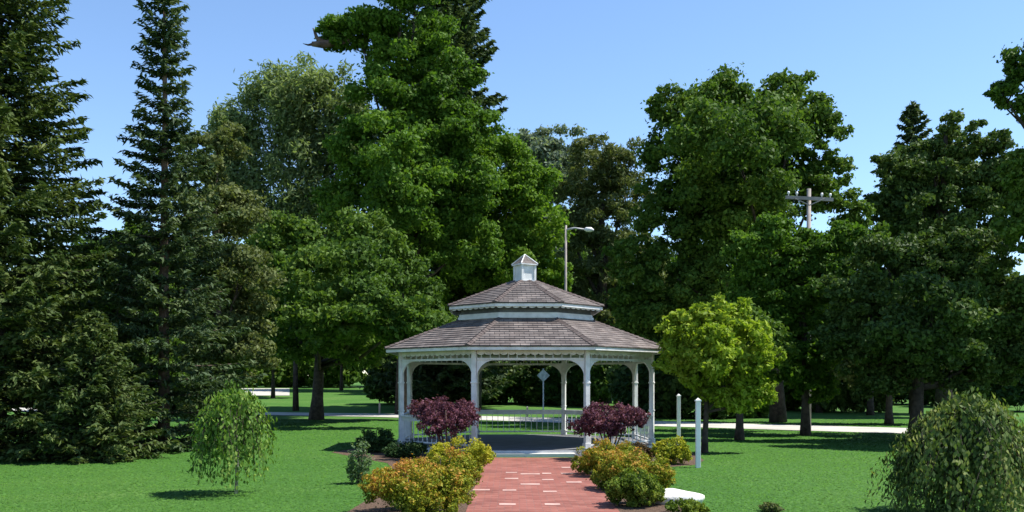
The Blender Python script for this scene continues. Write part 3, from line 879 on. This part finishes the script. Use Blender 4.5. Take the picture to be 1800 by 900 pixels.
def rot_copies(o, ks):
    """copy a part and its sub-parts round the octagon"""
    for k in ks:
        c = o.copy(); COL.objects.link(c); c.parent = gz
        c.rotation_euler = (0, 0, R(45 * k))
        for ch in o.children:
            d = ch.copy(); COL.objects.link(d); d.parent = c


# posts: built on the corner at angle 22.5 deg - the side runs along +y from the corner at -22.5
BT, BB = 2.56, 2.28           # beam zone


def post():
    mb = MB()
    h = .058
    mb.box(-h - .02, h + .02, -h - .02, h + .02, FZ, FZ + .16)
    mb.box(-h, h, -h, h, FZ + .16, BT)
    mb.box(-h - .014, h + .014, -h - .014, h + .014, 1.72, 1.76)
    mb.box(-h - .014, h + .014, -h - .014, h + .014, 1.0, 1.03)
    rot = Matrix.Rotation(R(22.5), 4, 'Z') @ Matrix.Translation((RC, 0, 0))
    mb.v = [tuple(rot @ Vector(p)) for p in mb.v]
    o = mb.build('post', M['white'], gz, bevel=.006)
    for sg in (1, -1):
        b = MB()
        pts = [(.062, 0, BB - .002)]
        n = 10
        for i in range(n + 1):
            t = i / n * PI / 2
            pts.append((.52 - .458 * math.sin(t) if False else .062 + .43 * (1 - math.sin(t)), 0, BB - .002 - .42 * (1 - math.cos(t)) ))
        # fretwork bracket: concave edge with a thin straight rib
        b.prism([(p[0], -.02, p[2]) for p in pts], (0, .04, 0))
        b.box(.062, .075, -.026, .026, 1.80, BB - .004)
        # rotate to lie along the side
        base = Vector((RC * math.cos(R(22.5)), RC * math.sin(R(22.5)), 0))
        ang = R(90 + 22.5 + 22.5 + 22.5) if sg == 1 else R(-90)
        # side directions from the corner: to the next corner (67.5 deg) and to the previous (-22.5 deg)
        tgt = Vector((RC * math.cos(R(67.5)), RC * math.sin(R(67.5)), 0)) if sg == 1 else Vector((RC * math.cos(R(-22.5)), RC * math.sin(R(-22.5)), 0))
        d = (tgt - base); ang = math.atan2(d.y, d.x)
        mt = Matrix.Translation(base) @ Matrix.Rotation(ang, 4, 'Z')
        b.v = [tuple(mt @ Vector(p)) for p in b.v]
        br = b.build('bracket', M['white'], o)
    return o


p0 = post()
rot_copies(p0, range(1, 8))


def side_mb(fn):
    """build in side coordinates: u along the side (centre 0), w outward, z up, on the side facing +x"""
    mb = MB(); fn(mb)
    mb.v = [(AP + p[1], p[0], p[2]) for p in mb.v]
    mb.f = [list(reversed(f)) for f in mb.f]
    return mb


hs = S / 2 - .062


def beam(mb):
    mb.box(-hs, hs, -.05, .05, 2.50, BT)            # plate under the roof
    mb.box(-hs, hs, -.035, .035, BB, BB + .055)     # lower rail of the frieze


def frieze(mb):
    n = 12
    for i in range(n):
        u = -hs + (i + .5) * 2 * hs / n
        mb.box(u - .010, u + .010, -.010, .010, BB + .055, 2.50)
    # scalloped valance
    m = 14
    for i in range(m):
        u0 = -hs + i * 2 * hs / m; u1 = u0 + 2 * hs / m
        pts = [(u0, .036, 2.499), (u1, .036, 2.499)]
        for q in range(7):
            t = q / 6 * PI
            pts.append(((u0 + u1) / 2 + (u1 - u0) / 2 * math.cos(t), .036, 2.45 - .045 * math.sin(t)))
        mb.prism(pts, (0, .012, 0))


o = side_mb(beam).build('beam', M['white'], gz); 
f = side_mb(frieze).build('frieze', M['white'], o)
rot_copies(o, range(1, 8))


def railing(mb):
    mb.box(-hs, hs, -.06, .06, .86, .90)
    mb.box(-hs, hs, -.02, .02, .76, .86)
    mb.box(-hs, hs, -.025, .025, FZ + .08, FZ + .12)


def balus(mb):
    n = 15
    for i in range(n):
        u = -hs + (i + .5) * 2 * hs / n
        mb.box(u - .008, u + .008, -.008, .008, FZ + .12, .76)


o = side_mb(railing).build('railing', M['white'], gz, bevel=.004)
side_mb(balus).build('balusters', M['white'], o)
rot_copies(o, [k for k in range(1, 8) if k != 6])      # open on the side facing the path (-y)


def roof(name, ap0, z0, ap1, z1, courses, thick=.028):
    mb = MB()
    slope = math.hypot(ap0 - ap1, z1 - z0)
    for c in range(courses):
        f0, f1 = c / courses, (c + 1) / courses + (.012 if c < courses - 1 else 0)
        lo = octo(ap0 + (ap1 - ap0) * f0, z0 + (z1 - z0) * f0 + thick)
        lob = octo(ap0 + (ap1 - ap0) * f0, z0 + (z1 - z0) * f0)
        hi = octo(ap0 + (ap1 - ap0) * f1, z0 + (z1 - z0) * f1 + .004)
        for k in range(8):
            j = (k + 1) % 8
            w0 = (lo[j] - lo[k]).length / 2; w1 = (hi[j] - hi[k]).length / 2
            v0 = (c + .02) * .155; v1 = (c + .97) * .155
            mb.face([lo[k], lo[j], hi[j], hi[k]], 0, [(-w0 + k * 3.1, v0), (w0 + k * 3.1, v0), (w1 + k * 3.1, v1), (-w1 + k * 3.1, v1)])
            mb.face([lob[k], lob[j], lo[j], lo[k]], 0, [(-w0 + k * 3.1, v0), (w0 + k * 3.1, v0), (w0 + k * 3.1, v0 + .03), (-w0 + k * 3.1, v0 + .03)])
    # soffit / ceiling
    lo = octo(ap0 - .01, z0 - .012); hi = octo(max(ap1, .02), z1 - .03)
    for k in range(8):
        j = (k + 1) % 8
        mb.face([lo[j], lo[k], hi[k], hi[j]], 1)
    o = mb.build(name, [M['shingle'], M['ceiling']], gz)
    # hip caps, one along each ridge
    A, B = octo(ap0 + .01, z0 + .045)[0], octo(ap1, z1 + .03)[0]
    h = MB()
    n = courses + 3
    t = Vector((-math.sin(R(22.5)), math.cos(R(22.5)), 0))
    for q in range(n):
        p = A.lerp(B, q / n); e = A.lerp(B, (q + 1.1) / n)
        up = Vector((0, 0, .022)); dn = Vector((0, 0, -.022))
        h.face([p - t * .085 + dn, p + up, e + Vector((0, 0, .004)), e - t * .085 + dn * 1.3])
        h.face([p + up, p + t * .085 + dn, e + t * .085 + dn * 1.3, e + Vector((0, 0, .004))])
        h.face([p - t * .085 + dn, p + dn * 1.5, p + t * .085 + dn, p + up])
    hc0 = h.build('hip_cap', M['hip'], o)
    for k in range(1, 8):
        c = hc0.copy(); COL.objects.link(c); c.parent = o; c.rotation_euler = (0, 0, R(45 * k))
    # eave board
    e = MB()
    a, b = octo(ap0 - .025, z0 - .085), octo(ap0 - .025, z0 - .004)
    c, d = octo(ap0 - .055, z0 - .085), octo(ap0 - .055, z0 - .004)
    for k in range(8):
        j = (k + 1) % 8
        e.face([a[k], a[j], b[j], b[k]]); e.face([c[j], c[k], d[k], d[j]]); e.face([a[j], a[k], c[k], c[j]])
    e.build('fascia', M['white'], o)
    return o


EA = 3.66
roof('lower_roof', EA, 2.60, 1.74, 3.40, 13)
# wall between the two roofs
mb = MB()
a, b = octo(1.78, 3.33), octo(1.78, 3.54)
a2, b2 = octo(1.74, 3.50), octo(1.74, 3.80)
c, d = octo(1.81, 3.40), octo(1.81, 3.47)
for k in range(8):
    j = (k + 1) % 8
    mb.face([a[k], a[j], b[j], b[k]])
    mb.face([b[k], b[j], a2[j] + Vector((0, 0, .04)), a2[k] + Vector((0, 0, .04))])
    mb.face([a2[k], a2[j], b2[j], b2[k]], 1)
    mb.face([c[k], c[j], d[j], d[k]]); mb.face([d[k], d[j], Vector((d[j].x * .97, d[j].y * .97, d[j].z)), Vector((d[k].x * .97, d[k].y * .97, d[k].z))])
o = mb.build('upper_wall', [M['white'], M['vent']], gz)
v = MB()
oc0, = (octo(1.97, 3.735),)
for k in range(8):
    j = (k + 1) % 8
    A_, B_ = oc0[k], oc0[j]
    n_out = Vector((math.cos(R(45 * k + 45)), math.sin(R(45 * k + 45)), 0))
    m = 8
    for i in range(m):
        p, q = A_.lerp(B_, i / m), A_.lerp(B_, (i + 1) / m)
        pts = [p, q]
        for s_ in range(6):
            t = s_ / 5 * PI
            mid = (p + q) / 2
            pts.append(mid + (q - p) / 2 * math.cos(t) + Vector((0, 0, -.05 - .05 * math.sin(t))))
        v.prism(pts, n_out * .015)
v.build('valance', M['white'], o)
roof('upper_roof', 2.06, 3.76, .30, 4.50, 12)
# cupola
cu = MB()
cu.box(-.20, .20, -.20, .20, 4.36, 4.96)
for x_ in (-1, 1):
    for y_ in (-1, 1):
        cu.box(x_ * .20 - .03, x_ * .20 + .03, y_ * .20 - .03, y_ * .20 + .03, 4.36, 4.957)
cu.box(-.228, .228, -.228, .228, 4.42, 4.53)
co = cu.build('cupola', M['white'], gz)
co.rotation_euler = (0, 0, R(28))
cr = MB()
e = .262
apx = Vector((0, 0, 5.25))
q = [Vector((-e, -e, 4.95)), Vector((e, -e, 4.95)), Vector((e, e, 4.95)), Vector((-e, e, 4.95))]
q2 = [p + Vector((0, 0, .03)) for p in q]
for k in range(4):
    j = (k + 1) % 4
    cr.face([q2[k], q2[j], apx], 0, [(-.26, 0), (.26, 0), (0, .42)])
    cr.face([q[k], q[j], q2[j], q2[k]], 1, [(0, 0)] * 4)
cr.face([q[3], q[2], q[1], q[0]], 1, [(0, 0)] * 4)
cr.build('cupola_roof', [M['shingle'], M['white']], co)
for k in range(4):
    hc = MB()
    hc.tube([q2[k] + Vector((0, 0, .004)), apx + Vector((0, 0, .01))], [.018, .013], 6)
    hc.build('hip_cap', M['white'], co)

# ------------------------------------------------------------------ poles, lamps, sign
d = 49.0
o = empty('street_lamp', 'tall pale street lamp with one arm to the right, rising behind the gazebo roof', 'street lamp', (X(993, d), d, 0))
zt = Z(396, d)
mb = MB(); mb.tube([(0, 0, -.1), (.03, 0, zt * .5), (.05, 0, zt)], [.09, .07, .055], 10); mb.build('pole', M['pole_pale'], o, smooth=True)
mb = MB(); mb.tube([(.05, 0, Z(404, d)), (.5, -.05, Z(401, d)), (1.05, -.1, Z(404, d))], [.05, .045, .04], 8); mb.build('arm', M['steel'], o, smooth=True)
mb = MB(); z_ = Z(404, d)
mb.tube([(1.0, -.1, z_), (1.1, -.1, z_ + .01), (1.35, -.11, z_ - .01), (1.5, -.11, z_ - .03)], [.05, .11, .13, .04], 10); mb.build('lamp_head', M['lamp_white'], o, smooth=True)

d = 33.8
o = empty('utility_pole', 'weathered utility pole with a crossarm showing above the sunlit mid-green tree', 'utility pole', (X(1421, d), d, 0))
zt = Z(332, d)
mb = MB(); mb.tube([(0, 0, -.1), (0, 0, zt * .5), (.02, 0, zt)], [.105, .09, .075], 10); mb.build('pole', M['pole_pale'], o, smooth=True)
mb = MB(); mb.box(-.85, .85, -.16, -.07, Z(350, d) - .06, Z(350, d) + .06); mb.v = [(p[0], p[1], p[2] - p[0] * .05) for p in mb.v]
mb.tube([(-.55, -.16, Z(350, d)), (0, -.13, Z(362, d))], .022, 6); mb.tube([(.55, -.16, Z(350, d)), (0, -.13, Z(362, d))], .022, 6)
ca = mb.build('crossarm', M['pole_pale'], o)
for u in (-.75, -.45, .45, .75):
    i_ = MB(); z_ = Z(350, d) + .06 - u * .05
    i_.tube([(u, -.115, z_), (u, -.115, z_ + .06), (u, -.115, z_ + .08), (u, -.115, z_ + .16)], [.02, .02, .05, .035], 8)
    i_.build('insulator', M['lamp_white'], ca, smooth=True)

d = 47.0
o = empty('park_lamp', 'small white lamp head glinting against the dark trees right of the gazebo roof', 'lamp', (X(1120, d), d, 0))
zt = Z(500, d)
mb = MB(); mb.tube([(0, 0, -.1), (0, 0, zt - .12)], [.06, .04], 8); mb.build('pole', M['bark'], o, smooth=True)
mb = MB()
mb.tube([(-.2, 0, zt + .03), (-.12, 0, zt + .06), (.1, 0, zt + .01), (.2, 0, zt - .05)], [.03, .10, .11, .04], 10)
mb.build('lamp_head', M['lamp_white'], o, smooth=True)

d = 41.0
o = empty('road_sign', 'grey back of a diamond road sign seen through the gazebo opening', 'sign', (X(955, d), d, 0))
zc = Z(660, d)
mb = MB(); mb.box(-.028, .028, -.02, .02, -.05, zc + .3); mb.build('pole', M['steel'], o)
mb = MB(); h_ = .28
mb.prism([(-h_, -.028, zc), (0, -.028, zc - h_), (h_, -.028, zc), (0, -.028, zc + h_)], (0, .006, 0)); mb.build('panel', M['signback'], o)
for px, d, hgt, lb in ((667, 50.5, .62, 'short pale marker stake beyond the lane left of the gazebo'), (927, 47.0, .5, 'short pale marker stake beyond the lane seen through the gazebo')):
    mb = MB(); mb.box(-.045, .045, -.03, .03, -.05, hgt); mb.box(-.045, .045, -.03, .03, hgt, hgt + .05, taper=.025)
    o = mb.build('marker_stake', M['pole_pale']); o.location = (X(px, d), d, 0)
    tag(o, lb, 'stake', 'marker stakes along the lane')

# ------------------------------------------------------------------ light
EL, AZ = R(58), R(5)
s = Vector((math.cos(EL) * math.cos(AZ), math.cos(EL) * math.sin(AZ), math.sin(EL)))
sun = bpy.data.lights.new('sun', 'SUN'); sun.energy = 4.6; sun.angle = R(.5); sun.color = (1, .95, .87)
so = bpy.data.objects.new('sun', sun); COL.objects.link(so); so.rotation_euler = s.to_track_quat('Z', 'Y').to_euler(); so.location = (20, 0, 40)
w = bpy.data.worlds.new('World'); sc.world = w; w.use_nodes = True
nt = w.node_tree; nt.nodes.clear()
sky = nt.nodes.new('ShaderNodeTexSky'); sky.sky_type = 'NISHITA'; sky.sun_disc = False
sky.sun_elevation = EL; sky.sun_rotation = PI / 2 - AZ
sky.air_density = 1.0; sky.dust_density = 0; sky.ozone_density = 5.0; sky.altitude = 0
bg = nt.nodes.new('ShaderNodeBackground'); bg.inputs['Strength'].default_value = .118
wo = nt.nodes.new('ShaderNodeOutputWorld')
nt.links.new(sky.outputs[0], bg.inputs['Color']); nt.links.new(bg.outputs[0], wo.inputs['Surface'])

# ------------------------------------------------------------------ camera
cam = bpy.data.cameras.new('camera'); co_ = bpy.data.objects.new('camera', cam); COL.objects.link(co_)
co_.location = (0, 0, CAMZ); co_.rotation_euler = (R(90), 0, 0)
cam.sensor_width = 36; cam.lens = 36 * F / 1800; cam.shift_y = (HOR - 450) / 1800
cam.clip_end = 3000; cam.clip_start = .1
sc.camera = co_
sc.view_settings.view_transform = 'Standard'; sc.view_settings.look = 'None'
sc.view_settings.exposure = 0.93; sc.view_settings.gamma = 1
sc.view_settings.use_curve_mapping = False
sc.cycles.max_bounces = 8; sc.cycles.transparent_max_bounces = 4
